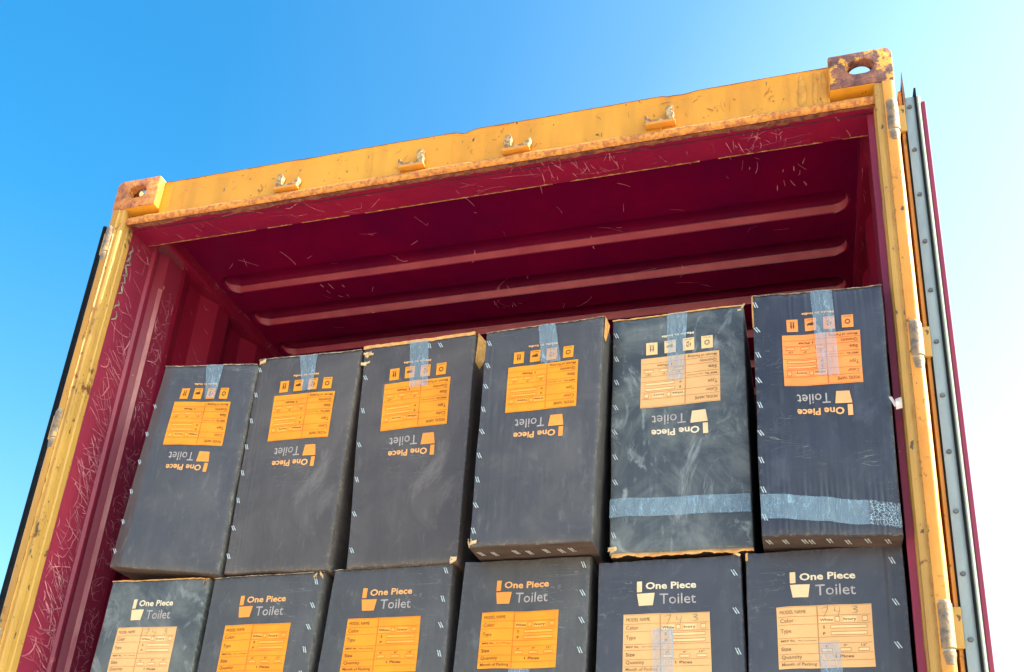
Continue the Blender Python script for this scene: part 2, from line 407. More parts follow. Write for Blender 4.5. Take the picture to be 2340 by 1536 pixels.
# rolled lip under the yellow face
def lip(x, a):
    r = .0125; ang = math.pi * (a) ; wob = .0022 * noise.noise(Vector((x * 30, a * 2, 0))) + .002 * noise.noise(Vector((x * 7, a, 5)))
    return (x, HY - .003 - (r + wob) * math.sin(ang) , -.1535 + (r + wob * .5) * math.cos(ang))
lp = MB(); lp.grid(lip, lin(-1.167, 1.167, 300), lin(0, 1, 8)); lp.build('header_lip', [simple('rust_worn_lip', (.42, .13, .05), (.72, .29, .06), 70, .75, bmp=.8, detail=9, lo=.40, hi=.58)], con, smooth=60)
MB().grid(lambda x, a: (x, HY - .004 - .003 * math.sin(a * math.pi), -.1405 - .004 * a + .0005 * noise.noise(Vector((x * 25, 0, 0)))), lin(-1.16, 1.16, 160), [0, .5, 1]).build('sealant_line', [GREYP], con, smooth=60)
# maroon underside and inner face of the header
um = MB()
def under(x, y): return (x, y, -.1655 + .0012 * noise.noise(Vector((x * 6, y * 10, 1))))
um.grid(under, lin(-1.169, 1.169, 100), [HY - .003, .05, .08, .11, .130, .135])
um.grid(lambda x, t: (x, .135, -.1655 + t * .12), lin(-1.169, 1.169, 60), [0, .04, 1], 0)
scratches(um, lambda u, v: (u, v, -.1672), -1.15, 1.15, .035, .132, 46, 1, R, .015, .10, 1.2, .5, (.0002, .0006))
scratches(um, lambda u, v: (u, v, -.1672), -1.15, 1.15, .035, .132, 20, 1, R, .02, .16, .0, .15, (.0002, .0006), .2)
scratches(um, lambda u, v: (u, v, -.1672), .2, .50, .035, .125, 40, 1, R, .01, .06, 1.4, .25, (.0002, .0008))
scratches(um, lambda u, v: (u, v, -.1672), .75, 1.0, .035, .125, 26, 1, R, .02, .05, 1.4, .5)
for x in lin(-1.16, 1.16, 260):                                         # light rear edge, uneven and broken along the beam
    if noise.noise(Vector((x * 9, 0, 2))) > -.28:
        k = .0016 + .0016 * noise.noise(Vector((x * 50, 0, 0)))
        um.quad((x, .1352 - k * 2.2, -.1674), (x + .009, .1352 - k * 2.2, -.1674), (x + .009, .1356, -.1668), (x, .1356, -.1668), 2)
for x in lin(-1.165, 1.16, 420):                                        # rusted strip and crack behind the rolled lip
    k = .0125 + .010 * noise.noise(Vector((x * 5, 7, 0))) + .007 * noise.noise(Vector((x * 36, 1, 0)))
    um.quad((x, HY - .004, -.1690), (x + .0057, HY - .004, -.1690), (x + .0057, HY + k, -.1674), (x, HY + k, -.1674), 3)
    k2 = .0010 + .0012 * max(0, noise.noise(Vector((x * 4, 3, 0))) + .4)
    um.quad((x, HY + .026 - k2, -.1680), (x + .0057, HY + .026 - k2, -.1680), (x + .0057, HY + .026 + k2, -.1680), (x, HY + .026 + k2, -.1680), 4)
um.build('header_underside', [MAR, SCR, REARC, simple('dark_rust', (.10, .02, .03), (.36, .12, .06), 50, .85, bmp=.6, detail=8), simple('dark_crack', (.03, .008, .02), (.10, .02, .04), 30, .8)], con)

# keepers for the door bars on the header
def keeper(x, z, flip):
    K = empty('lock_keeper', (0, 0, 0)); K.parent = con
    K.location = Vector((x, HY, ZT + z)) - con.location
    pr = [(-.040, -.020), (.038, -.020), (.044, -.008), (.045, .006), (.041, .012), (.034, .002), (.024, -.009), (-.014, -.010), (-.017, .004),
          (-.014, .024), (-.020, .034), (-.031, .036), (-.037, .029), (-.031, .024), (-.038, .018), (-.032, .012), (-.039, .006), (-.036, -.006)]
    if flip: pr = [(-a, b) for a, b in pr]
    MB().prism([(x + a, z + b) for a, b in pr], HY - .020, HY - .003, 'y').build('hook', HOOK, K, bevel=.002)
    MB().box(x - .042, x + .042, HY - .023, HY - .0005, z - .0285, z - .0205).build('base_lug', YELO, K, bevel=.002)
    return K
HOOK = simple('worn_keeper_steel', (.30, .12, .04), (.55, .38, .20), 60, .5, .1, bmp=.5, lo=.42, hi=.6)
for x, z, f in ((-.580, -.107, False), (-.155, -.103, True), (.175, -.105, False), (.600, -.098, True)):
    keeper(x, z, f)

# corner posts: plan profile (distance in from the outer face, y), extruded down
def post(s):
    arc = [(.012 - .012 * math.sin(a), .012 - .012 * math.cos(a)) for a in [math.pi / 2 * (1 - i / 5) for i in range(6)]]
    front = [(0, .10)] + arc + [(.031, 0), (.0325, .005), (.036, .006), (.044, .004), (.0515, .006), (.0525, .018), (.0505, .021), (.0505, .034), (.0535, .038), (.0530, .057)]
    mar = [(.0495, .060), (.0490, .168), (.0560, .176), (.0560, .1835), (.0320, .196), (.0300, .222), (.0460, .242), (.0505, .250)]
    if s > 0: mar = [(.0535, .0585), (.0690, .0600), (.0700, .0640), (.0690, .0740), (.0500, .080)] + mar[1:]
    back = [(.052, .325), (.010, .33)]
    full = front + mar + back
    nf = len(front) - 1
    mats = []
    for i in range(len(full)):
        y = full[i][1]
        if i < 7: mats.append(0)
        elif i < 12: mats.append(1)
        elif i < nf: mats.append(1)
        else: mats.append(2)
    mats[-1] = 0; mats[-2] = 0
    mb = MB(); zs = [-.1185] + lin(-.20, -2.75, 40)
    n = len(full); k = len(mb.v); Rz = random.Random(5)
    for z in zs:
        for i, (d, y) in enumerate(full):
            wob = .0010 * noise.noise(Vector((i * .7, s * 3, z * 7))) if 0 < i < n - 1 else 0
            mb.v.append((s * (1.219 - d - wob), y + wob * .6, z))
    for j in range(len(zs) - 1):
        for i in range(n):
            a = k + j * n + i; b2 = k + j * n + (i + 1) % n
            mb.f.append([a, b2, b2 + n, a + n]); mb.m.append(mats[i])
    mb.f.append([k + i for i in range(n)]); mb.m.append(0)
    X = lambda y, z: (s * (1.219 - .0499 - .0016), y, z)
    for z in lin(-.20, -2.4, 520):
        n1_ = noise.noise(Vector((z * 22, s, 4))); k_ = .0008 + .0030 * max(0, n1_ + .12 + .5 * noise.noise(Vector((z * 90, s, 1))))
        c_ = 1.219 - .0318 + .0012 * noise.noise(Vector((z * 40, 2, s)))
        mb.quad((s * (c_ - k_), .0052 - .0062, z), (s * (c_ + k_ * .4), -.0010, z), (s * (c_ + k_ * .4), -.0010, z - .0043), (s * (c_ - k_), -.0010, z - .0043), 6)
        if noise.noise(Vector((z * 9, s * 5, 8))) > .12:
            k2_ = .003 * (.4 + abs(noise.noise(Vector((z * 60, 3, s)))))
            mb.quad((s * (1.219 - .0526), .0575 - k2_ * 2, z), (s * (1.219 - .0545), .0568, z), (s * (1.219 - .0545), .0568, z - .0043), (s * (1.219 - .0526), .0575 - k2_ * 2, z - .0043), 6)
    if s < 0:
        rr = random.Random(11)
        for (z0, z1, n_) in ((-.5, -.17, 12), (-1.05, -.5, 50), (-1.7, -1.0, 95), (-2.3, -1.7, 30)):
            scratches(mb, X, .062, .166, z0, z1, n_, 3, rr, .05, .18, -.75, .22, (.0004, .0012), .9)
            scratches(mb, X, .062, .166, z0, z1, n_ // 2, 3, rr, .02, .10, -.1, .35, (.0004, .0010))
        X2 = lambda y, z: (s * (1.219 - .0512 - .0022), y, z)
        scratches(mb, X2, .252, .322, -1.9, -.24, 230, 3, rr, .015, .08, 1.2, .8, (.0004, .0014), 1.5)
        scratches(mb, X2, .252, .322, -1.9, -.24, 120, 3, rr, .015, .06, -.5, .6, (.0004, .0012), 1.5)
        for z in lin(-.26, -1.9, 160):                                  # lit bevel of the lashing groove, its light painted in pale pink
            mb.quad(X(.1685, z), X(.1725, z), X(.1725, z - .0093), X(.1685, z - .0093), 5) if False else None
            q = .0012 + .0012 * noise.noise(Vector((z * 30, 0, 0)))
            P1 = lambda y, d, zz: (s * (1.219 - d), y, zz)
            mb.quad(P1(.2385 - q, .0452, z), P1(.2500, .0532, z), P1(.2500, .0532, z - .0108), P1(.2385 - q, .0452, z - .0108), 5)
        # peeled grey patches beside the yellow edge at the top
        for (z, w_) in ((-.215, .014), (-.245, .020), (-.27, .012), (-.30, .022), (-.33, .014), (-.37, .018), (-.43, .010), (-.47, .012)):
            ribbon(mb, X, [(.066 + rr.uniform(0, .01), z), (.072 + rr.uniform(0, .012), z - .012), (.066 + rr.uniform(0, .016), z - .026), (.064, z - .04)], w_ * .22, 4)
    else:
        rr = random.Random(12)
        scratches(mb, X, .062, .166, -2.0, -.17, 90, 3, rr, .02, .10, -1.3, .4)
    return mb.build('corner_post', [YELO if s > 0 else YELP, YELD, MARW, SCR, GREYP, LITEDGE, JAG], con, smooth=25)
LITRIB = simple('lit_rib_paint', (.38, .03, .075), (.52, .085, .115), 9, .45, stretch=(1, 1, 1), bmp=.1, lo=.3, hi=.7)
JAG = simple('brown_rust_line', (.20, .07, .02), (.42, .17, .04), 80, .85)
LITEDGE = simple('lit_pink_edge', (.42, .10, .14), (.58, .22, .24), 22, .5, stretch=(1, 1, .3))
post(1); post(-1)

# hinges
for s in (1, -1):
    for z0, z1 in ((-.192, -.286), (-.878, -.968), (-1.570, -1.668), (-2.30, -2.40)):
        H = empty('hinge', (0, 0, 0)); H.parent = con; H.location = Vector((s * 1.205, .012, ZT + z1)) - con.location
        cx, cy = s * 1.2045, .0115
        MB().cyl((cx, cy, z1), (cx, cy, z0), .0175, 24).build('knuckle', HINGE, H, smooth=40, bevel=.002)
        MB().cyl((cx, cy, z0), (cx, cy, z0 + .007), .0150, 24).build('hinge_pin', GREYP, H, smooth=40, bevel=.0015)
        MB().cyl((cx, cy, z1 - .007), (cx, cy, z1), .0150, 24).build('hinge_pin', GREYP, H, smooth=40, bevel=.0015)
        xa, xb = sorted((cx + s * .012, cx + s * .034))
        MB().box(xa, xb, .016, .026, z1 + .004, z0 - .004).build('hinge_blade', YELD, H, bevel=.002)
        MB().cyl((cx, cy, z1 - .034), (cx, cy, z1 - .0075), .0135, 24, r1=.0165).build('weld_collar', HINGE, H, smooth=40, bevel=.001)

# side walls: trapezoid corrugation in plan
def side(s):
    pts = [(1.168, .326)]
    y = .345
    while y < LEN - .35:
        pts += [(1.168, y), (1.202, y + .068), (1.202, y + .140), (1.168, y + .208)]; y += .278
    pts += [(1.168, LEN - .2)]
    mb = MB()
    mb.grid(lambda i, z: (s * pts[i][0], pts[i][1], z), list(range(len(pts))), [-2.74, -1.5, -.6, -.08])
    mb.grid(lambda i, z: (s * (pts[i][0] + .003), pts[i][1], z), list(range(len(pts))), [-2.74, -.08], 1)
    rr = random.Random(21)
    scratches(mb, lambda yy, z: (s * 1.1665, yy, z), .335, .345, -.9, -.15, 10, 2, rr)
    if s < 0:
        for k in range(26):
            i = rr.choice((1, 2, 3, 4)); a = pts[i]; b2 = pts[i + 1]
            def Pw(u, z, a=a, b2=b2): return (s * (a[0] + (b2[0] - a[0]) * u - .0016), a[1] + (b2[1] - a[1]) * u, z)
            z = rr.uniform(-.72, -.12); u = rr.uniform(.1, .6)
            ribbon(mb, Pw, [(u, z), (u + .12, z - .012), (u + .3, z - .018 + rr.uniform(-.02, .02))], .0012, 2)
    return mb.build('side_wall', [MAR, YEL, SCR], con)
side(1); side(-1)
# top side rails
for s in (1, -1):
    mb = MB(); mb.prism([(s * 1.142, -.052), (s * 1.142, -.100), (s * 1.150, -.104), (s * 1.219, -.104), (s * 1.219, -.030), (s * 1.160, -.030)], .178, LEN - .178, 'y', mats=[0, 0, 0, 1, 1, 1])
    rr = random.Random(31 + s)
    scratches(mb, lambda u, v: (s * 1.1405, u, v), .25, 1.4, -.098, -.054, 40, 2, rr, .02, .06, 0, .5)
    scratches(mb, lambda u, v: (s * v, u, -.1052), .25, 1.2, 1.150, 1.166, 26, 2, rr, .02, .06, 0, .5)
    mb.build('top_side_rail', [MAR, YEL, SCR], con)
# roof: sheet with pressed transverse ribs (rounded ends)
RZ = -.060
ribs = [.505 + .2145 * k for k in range(54)]
def rz(x, y):
    k = round((y - .505) / .2145); h = 0
    if 0 <= k < len(ribs):
        yc = ribs[k]; dx = max(0, abs(x) - 1.072); d = math.hypot(dx, y - yc)
        h = max(0, min(1, (.050 - d) / .011))
    return RZ + .026 * h + .0015 * noise.noise(Vector((x * 2.2, y * 3, 0)))
xs = lin(-1.143, -1.130, 2) + lin(-1.126, -1.066, 18) + lin(-.95, .95, 24) + lin(1.066, 1.126, 18) + lin(1.130, 1.143, 2)
ys = [.12, .16, .2, .25, .3, .35, .4, .43]
for yc in ribs:
    ys += [yc + d for d in (-.052, -.050, -.047, -.042, -.039, -.036, -.012, .012, .036, .039, .042, .047, .050, .052)]
    if yc < 1.2: ys += lin(yc - .049, yc + .049, 28)
    ys += [yc + .08, yc + .13]
ys = [y for y in ys if y < LEN - .1]; ys.sort(); ys = [y for q, y in enumerate(ys) if q == 0 or y - ys[q - 1] > .0006]
rf = MB(); rf.grid(lambda x, y: (x, y, rz(x, y)), xs, ys)
for yc in ribs[:8]:                          # light on the rear slope of each rib, painted as a pale band
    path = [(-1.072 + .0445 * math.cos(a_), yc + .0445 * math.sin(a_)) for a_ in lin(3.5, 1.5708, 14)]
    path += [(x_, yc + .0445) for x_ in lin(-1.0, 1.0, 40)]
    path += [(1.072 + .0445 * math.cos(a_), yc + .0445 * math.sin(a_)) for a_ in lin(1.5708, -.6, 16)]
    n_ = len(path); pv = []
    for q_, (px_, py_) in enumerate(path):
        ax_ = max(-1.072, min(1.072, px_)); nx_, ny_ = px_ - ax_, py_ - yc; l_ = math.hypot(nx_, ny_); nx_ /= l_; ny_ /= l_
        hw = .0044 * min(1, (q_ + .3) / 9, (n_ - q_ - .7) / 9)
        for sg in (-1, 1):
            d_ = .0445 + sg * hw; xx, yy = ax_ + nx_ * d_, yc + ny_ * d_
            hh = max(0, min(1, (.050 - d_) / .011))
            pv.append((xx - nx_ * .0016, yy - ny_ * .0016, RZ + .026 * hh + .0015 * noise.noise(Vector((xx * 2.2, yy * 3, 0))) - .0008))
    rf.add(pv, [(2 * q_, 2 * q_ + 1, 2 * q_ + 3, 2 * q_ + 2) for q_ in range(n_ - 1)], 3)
rf.grid(lambda x, y: (x, y, rz(x, y) + .003), xs, ys, 1)
rr = random.Random(41)
Pz = lambda x, y: (x, y, rz(x, y) - .0014)
scratches(rf, Pz, -1.05, 1.1, .16, .9, 46, 2, rr, .02, .10, None, 1., (.0004, .0012))
for cx, cy in ((-.72, .60), (.80, .28), (-.1, .78), (.95, .36)):
    scratches(rf, Pz, cx - .06, cx + .06, cy - .06, cy + .06, 9, 2, rr, .02, .05, 1.3, .5, (.0004, .0016))
rf.build('roof_panel', [MARD, YEL, SCR, LITRIB], con, smooth=50)
MB().box(-1.165, 1.165, .135, .1385, -.16, -.05).build('header_inner_plate', MAR, con)
MB().box(-1.20, 1.20, .05, LEN - .1, -2.78, -2.70).build('floor', WOOD, con)
MB().box(-1.20, 1.20, LEN - .12, LEN - .05, -2.72, -.05).build('front_wall', MAR, con)
for s in (1, -1):
    MB().box(min(s * 1.160, s * 1.219), max(s * 1.160, s * 1.219), .17, LEN - .17, -2.896, -2.74).build('bottom_side_rail', YEL, con)
MB().box(-1.057, 1.057, .0, .12, -2.896, -2.70).build('door_sill', YELD, con, bevel=.004)

# doors folded right back along the sides
def door(s, yf, zt):
    D = empty('door', (s * 1.26, yf, 0)); D.parent = con; D.location = Vector((s * 1.26, yf, ZT - 2.70)) - con.location
    def bx(name, a, b, y0, y1, z0, z1, m, bev=.0015):
        x0, x1 = sorted((s * a, s * b)); return MB().box(x0, x1, yf + y0, yf + y1, z0, z1).build(name, m, D, bevel=bev)
    W_ = 1.13; ZB_ = -2.66
    bx('door_panel', 1.2415, 1.2700, .022, W_, ZB_, zt - .03, MARW)
    bx('outer_skin', 1.2270, 1.2360, .004, W_, ZB_, zt - .012, YELO)
    bx('outer_seal', 1.2364, 1.2392, -.002, .10, ZB_, zt + .012, RUB)
    if s > 0:
        mb = MB(); mb.grid(lambda u, z: (1.2393 + u * .0245, yf - .001 - .002 * math.sin(u * math.pi) + .0008 * noise.noise(Vector((z * 9, u, 0))), z), [0, .06, .3, .7, .94, 1], lin(ZB_, zt - .045, 40))
        mb.build('retainer_strip', STEEL, D, smooth=40)
        bx('retainer_core', 1.2395, 1.2635, .0005, .020, ZB_, zt - .046, STEEL)
        for k in range(18):
            z = -.205 - .1440 * k
            if z < ZB_ + .03: break
            q = MB(); q.cyl((1.2505, yf - .0015, z), (1.2505, yf - .0075, z), .0062, 14, r1=.0048); q.build('bolt', BOLT, D, smooth=40)
        bx('seal_lip', 1.2640, 1.2695, -.008, .030, ZB_, zt - .020, RUB)
        mb = MB(); mb.cyl((1.2738, yf + .002, ZB_), (1.2738, yf + .002, zt - .045), .0048, 12); mb.build('seal_bead', CREAM, D, smooth=40)
        bx('inner_frame', 1.2792, 1.2895, -.002, W_, ZB_, zt - .065, MARW)
        # bent brown seal end at the top
        MB().prism([(1.2366, zt + .014), (1.2366, zt - .06), (1.2400, zt - .10), (1.2425, zt - .04), (1.2400, zt + .05)], yf - .004, yf + .01, 'y').build('seal_end', KRAFTD, D)
    else:
        bx('retainer_strip', 1.2395, 1.2620, .0, .020, ZB_, zt, RUB)
        bx('inner_frame', 1.2700, 1.2860, -.001, W_, ZB_, zt - .01, RUB)
        mb = MB(); mb.cyl((-1.2900, yf + .006, ZB_), (-1.2900, yf + .006, zt + .006), .0085, 14); mb.build('seal_bead', RUB, D, smooth=40)
    return D
door(1, .022, -.125)['label'] = 'door folded back on the right with bolted silver strip along its edge'
door(-1, .058, -.130)['label'] = 'door folded back on the left, only its black seal showing'

# small scrap of white tape stuck on the right post
ts = MB(); ts.grid(lambda u, v: (1.1475 + .014 * u, .005 - .008 * math.sin(v * 2.6) * (1 - u * .5), -1.076 - .030 * v + .004 * u), lin(0, 1, 5), lin(0, 1, 7))
ts.grid(lambda u, v: (1.134 + .007 * u + .010 * v, .003 - .006 * v, -1.070 - .030 * v), lin(0, 1, 3), lin(0, 1, 6))
tag(ts.build('tape_scrap', SCRAPM, None, smooth=60), 'small torn scrap of white tape stuck on the right post beside the top right carton', 'tape')

# ------------------------------------------------------------------ lettering
_tc = {}
def textmesh(body, bold):
    k = (body, bold)
    if k not in _tc:
        cu = bpy.data.curves.new('t', 'FONT'); cu.body = body; cu.size = 1; cu.offset = bold; cu.resolution_u = 2
        o = bpy.data.objects.new('t', cu); C.collection.objects.link(o)
        me = bpy.data.meshes.new_from_object(o.evaluated_get(bpy.context.evaluated_depsgraph_get()))
        vs = [(v.co.x, v.co.y) for v in me.vertices]; fs = [list(p.vertices) for p in me.polygons]
        bpy.data.objects.remove(o); bpy.data.meshes.remove(me)
        x0 = min(v[0] for v in vs); x1 = max(v[0] for v in vs)
        _tc[k] = ([((v[0] - x0) / (x1 - x0), v[1]) for v in vs], fs, x1 - x0)
    return _tc[k]

# ------------------------------------------------------------------ cartons
CW, CH = .325, .655                       # the print is laid out on a face of this size (metres)
FORM = (.19, .778)                        # left and right edge of the form, as shares of the width
staple_me = None
def staple_mesh():
    global staple_me
    if staple_me: return staple_me
    mb = MB()
    for dx in (-.0027, .0027):
        mb.add([(dx - .0050, -.0006, .0078 + ZT * 0), (dx - .0026, -.0006, .0078), (dx + .0048, -.0006, -.0078), (dx + .0024, -.0006, -.0078),
                (dx - .0050, .0008, .0078), (dx - .0026, .0008, .0078), (dx + .0048, .0008, -.0078), (dx + .0024, .0008, -.0078)],
               [(0, 1, 2, 3), (4, 7, 6, 5), (0, 4, 5, 1), (1, 5, 6, 2), (2, 6, 7, 3), (3, 7, 4, 0)])
    me = bpy.data.meshes.new('staple'); me.from_pydata(mb.v, [], mb.f); me.materials.append(STAPLE); staple_me = me
    return me

def carton(key, yp, q, label, body_mat, style, flip, seed, tapes=(), staples=(), torn=(), pen=False, depth=.60, warp=.0035, crease=None, bend=0.):
    TL, TR, BR, BL = [Vector(a) for a in q]
    rnd = random.Random(seed)
    cx = (TL.x + TR.x) / 2; zb = min(BL.y, BR.y)
    root = empty('carton', (cx, yp + depth / 2, ZT + zb)); tag(root, label, 'carton', 'charcoal cartons stacked in the container')
    def crs(s, t):
        if not crease: return 0
        v = 0
        for s0, s1, t0, t1, amp in crease:
            k = min(1, max(0, (s - s0) / .05 + .5)) * min(1, max(0, (s1 - s) / .05 + .5)) * min(1, max(0, (t - t0) / .05 + .5)) * min(1, max(0, (t1 - t) / .05 + .5))
            if k > 0: v += k * amp * (1 - 2 * abs(noise.noise(Vector((s * 26, t * 1.3, seed + 4)))) ** .7)
        return v
    def fy(s, t):
        e = 4 * s * (1 - s) * 4 * t * (1 - t)
        return -warp * 1.3 * e ** .5 * .6 + warp * .8 * noise.noise(Vector((s * 2.2 + seed, t * 3.1, seed))) + warp * .25 * noise.noise(Vector((s * 9, t * 9 + seed, 2))) + bend * max(0, .115 - s) / .115 + crs(s, t)
    def P(s, t, off=0.):
        wx = .0022 * noise.noise(Vector((seed * 1.7, t * 4, s))) ; wz = .0022 * noise.noise(Vector((s * 5, seed * 2.3, t)))
        p = TL * (1 - s) * (1 - t) + TR * s * (1 - t) + BR * s * t + BL * (1 - s) * t
        if t <= .03: wz += .0016 * noise.noise(Vector((s * 28, seed, 1)))
        bk = bend * max(0, .115 - s) / .115
        return (p.x + wx - bk * .9, yp + fy(s, t) - off, p.y + wz + bk * (.75 - .35 * t))
    # body
    es = [0, .006, .016] + lin(.04, .96, 90 if crease else 22) + [.984, .994, 1]; et = [0, .003, .008] + lin(.03, .97, 26) + [.992, .997, 1]
    def PB(s, t):
        x, y, z = P(s, t)
        d = 0
        for e, k in ((min(s, 1 - s) * CW, .005), (min(t, 1 - t) * CH, .005)):
            if e < k: d = max(d, k - math.sqrt(max(0, k * k - (k - e) ** 2)))
        return (x, y + d, z)
    mb = MB(); mb.grid(PB, es, et); mb.attr = [max(math.exp(-min(s_, 1 - s_) * CW / .0045), math.exp(-min(t_, 1 - t_) * CH / .0045)) for t_ in et for s_ in es]
    ds = [0, .03, .12, depth / 2, depth]
    def side_(fn): mb.grid(fn, list(range(len(ds))), et if fn.__name__ != 'h' else es)
    def wl(i, t): x, y, z = PB(0, t); return (x + .003 * math.sin(ds[i] / depth * 3.14) * noise.noise(Vector((t * 3, ds[i] * 4, seed))), y + ds[i], z)
    def wr(i, t): x, y, z = PB(1, t); return (x + .004 * math.sin(ds[i] / depth * 3.14) * noise.noise(Vector((t * 3, ds[i] * 4, seed + 5))), y + ds[i], z)
    side_(wl); side_(wr)
    for tt in (0, 1):
        def h(i, s, tt=tt): x, y, z = PB(s, tt); return (x, y + ds[i], z)
        mb.grid(h, list(range(len(ds))), es, tt)
    mb.add([(PB(s, t)[0], PB(s, t)[1] + depth, PB(s, t)[2]) for s, t in ((0, 0), (1, 0), (1, 1), (0, 1))], [(0, 1, 2, 3)])
    mb.build('carton_body', [body_mat, BOTB], root, smooth=38)
    # print coordinates: upright layout (s, t); a flipped carton turns them by half a turn
    def F(s, t, off): return P(1 - s, 1 - t, off) if flip else P(s, t, off)
    inks = {'o': (ORANGE, OLITE, OINK, TXT, LOGO_O, WHITE), 'p': (PALE, PLITE, PINK, TXTP, LOGO_P, WHITEP), 'r': (REDO, RLITE, RINK, TXT, LOGO_R, WHITE)}[style]
    T0 = .588 if flip else .211; T1 = T0 + .219
    def rect(mb, s0, s1, t0, t1, off, m=0, nx=None, nt=None):
        nx = nx or max(1, int((s1 - s0) * CW / .012)); nt = nt or max(1, int((t1 - t0) * CH / .012))
        mb.grid(lambda a, b: F(a, b, off), lin(s0, s1, nx), lin(t0, t1, nt), m)
    def text(mb, body, s0, s1, tb, h, off, m=0, bold=0.):
        """text from s0 to s1 with its baseline at t = tb and capitals h high (share of the height)"""
        vs, fs, w_ = textmesh(body, bold)
        mb.add([F(s0 + v[0] * (s1 - s0), tb - v[1] / .73 * h, off) for v in vs], fs, m)
    S0, S1 = FORM
    A = lambda a: S0 + (S1 - S0) * a
    B = lambda b: T0 + (T1 - T0) * b
    fm = MB(); rect(fm, S0, S1, T0, T1, .0010, 0)
    ln = MB(); o1 = .0015
    def line(a0, a1, b0, b1, m=0): rect(ln, A(a0), A(a1), B(b0), B(b1), o1, m, nx=max(1, int((a1 - a0) * 16)), nt=max(1, int((b1 - b0) * 10)))
    for b_ in (.17, .30, .515, .615, .77, .885): line(.012, .988, b_ - .004, b_ + .004)
    line(.428, .440, .02, .985)
    for a0, a1, b0, b1 in ((.012, .988, .012, .018),): line(a0, a1, b0, b1)
    for a0, a1 in ((.45, .60), (.70, .845)): line(a0, a1, .195, .28, 1)
    def frame(a0, a1, b0, b1, fill=None):
        th = .006
        if fill is not None: line(a0 + th, a1 - th, b0 + .012, b1 - .012, fill)
        line(a0, a1, b0, b0 + .009); line(a0, a1, b1 - .009, b1); line(a0, a0 + th, b0 + .009, b1 - .009); line(a1 - th, a1, b0 + .009, b1 - .009)
    frame(.615, .665, .19, .275, 1); frame(.895, .955, .19, .275, 1)
    frame(.565, .945, .325, .385, 1); frame(.565, .945, .43, .49, 1)
    for a0 in (.46, .65, .84): frame(a0, a0 + .115, .69, .75, 1)
    
    tx = MB(); o2 = .0019
    for body, a0, a1, b_, h_, bd in (('MODEL NAME', .035, .315, .125, .062, 0), ('Color', .035, .18, .265, .07, 0), ('Type', .035, .15, .43, .07, 0),
                                 ('MRP Rs.', .035, .19, .575, .035, .012), ('(Incl. of all taxes)', .22, .41, .572, .026, 0), ('Size', .035, .14, .715, .062, .01),
                                 ('Quantity', .035, .25, .845, .062, 0), ('Month of Packing', .035, .40, .955, .052, .004),
                                 ('White', .455, .595, .262, .046, .02), ('Ivory', .705, .84, .258, .046, .02), ('S', .485, .510, .375, .045, .02), ('P', .485, .510, .48, .045, .02),
                                 ('4"', .495, .535, .675, .034, .01), ('9"', .69, .73, .672, .034, .01), ('12"', .87, .93, .669, .034, .01), ('1 Pices', .60, .79, .845, .045, .02)):
        text(tx, body, A(a0), A(a1), B(b_), h_ * (T1 - T0), o2, 0, bd)
    if pen:
        pm = MB(); W1 = (S1 - S0) * CW; H1 = (T1 - T0) * CH
        Pp = lambda x, y: F(A(x / W1), B(y / H1), .0023)
        for st in ([(.47, .06), (.55, .03), (.535, .10), (.50, .20)], [(.475, .125), (.54, .105)], [(.62, .03), (.615, .10), (.66, .12)], [(.675, .03), (.665, .12), (.65, .21)],
                   [(.79, .045), (.84, .035), (.855, .06), (.81, .08), (.855, .10), (.85, .135), (.79, .15)]):
            ribbon(pm, Pp, [((a + seed % 3 * .008) * W1, b_ * H1) for a, b_ in st], .0006, 0)
        fm.v2 = 1; fm.add(pm.v, pm.f, 4)
    fm.add(ln.v, ln.f, 0); fm.m[-len(ln.f):] = [(2, 1)[q] for q in ln.m]
    fm.add(tx.v, tx.f, 3)
    form = fm.build('form_label', [inks[0], inks[1], inks[2], inks[3], PEN], root, smooth=60, fix=False)
    # logo
    L0, L1 = .283, .693; M0 = .457 if flip else .086; M1 = M0 + (.100 if flip else .094)
    a = lambda u: L0 + (L1 - L0) * u
    bb = lambda u: M0 + (M1 - M0) * u
    lg = MB(); rect(lg, a(0), a(.088), bb(0), bb(.44), .0012)
    lg.grid(lambda u, v: F(a((.0 + .035 * v) + u * (.305 - .068 * v)), bb(.50 + .5 * v), .0012), lin(0, 1, 4), lin(0, 1, 3))
    lg.build('logo_symbol', [inks[4]], root)
    l2 = MB(); text(l2, 'One Piece', a(.15), a(1.), bb(.335), .285 * (M1 - M0), .0012, 0, .028); l2.build('logo_title', [inks[5]], root)
    l3 = MB(); text(l3, 'Toilet', a(.385), a(.99), bb(.95), .44 * (M1 - M0), .0012, 0, .004); l3.build('logo_subtitle', [GREYT], root)
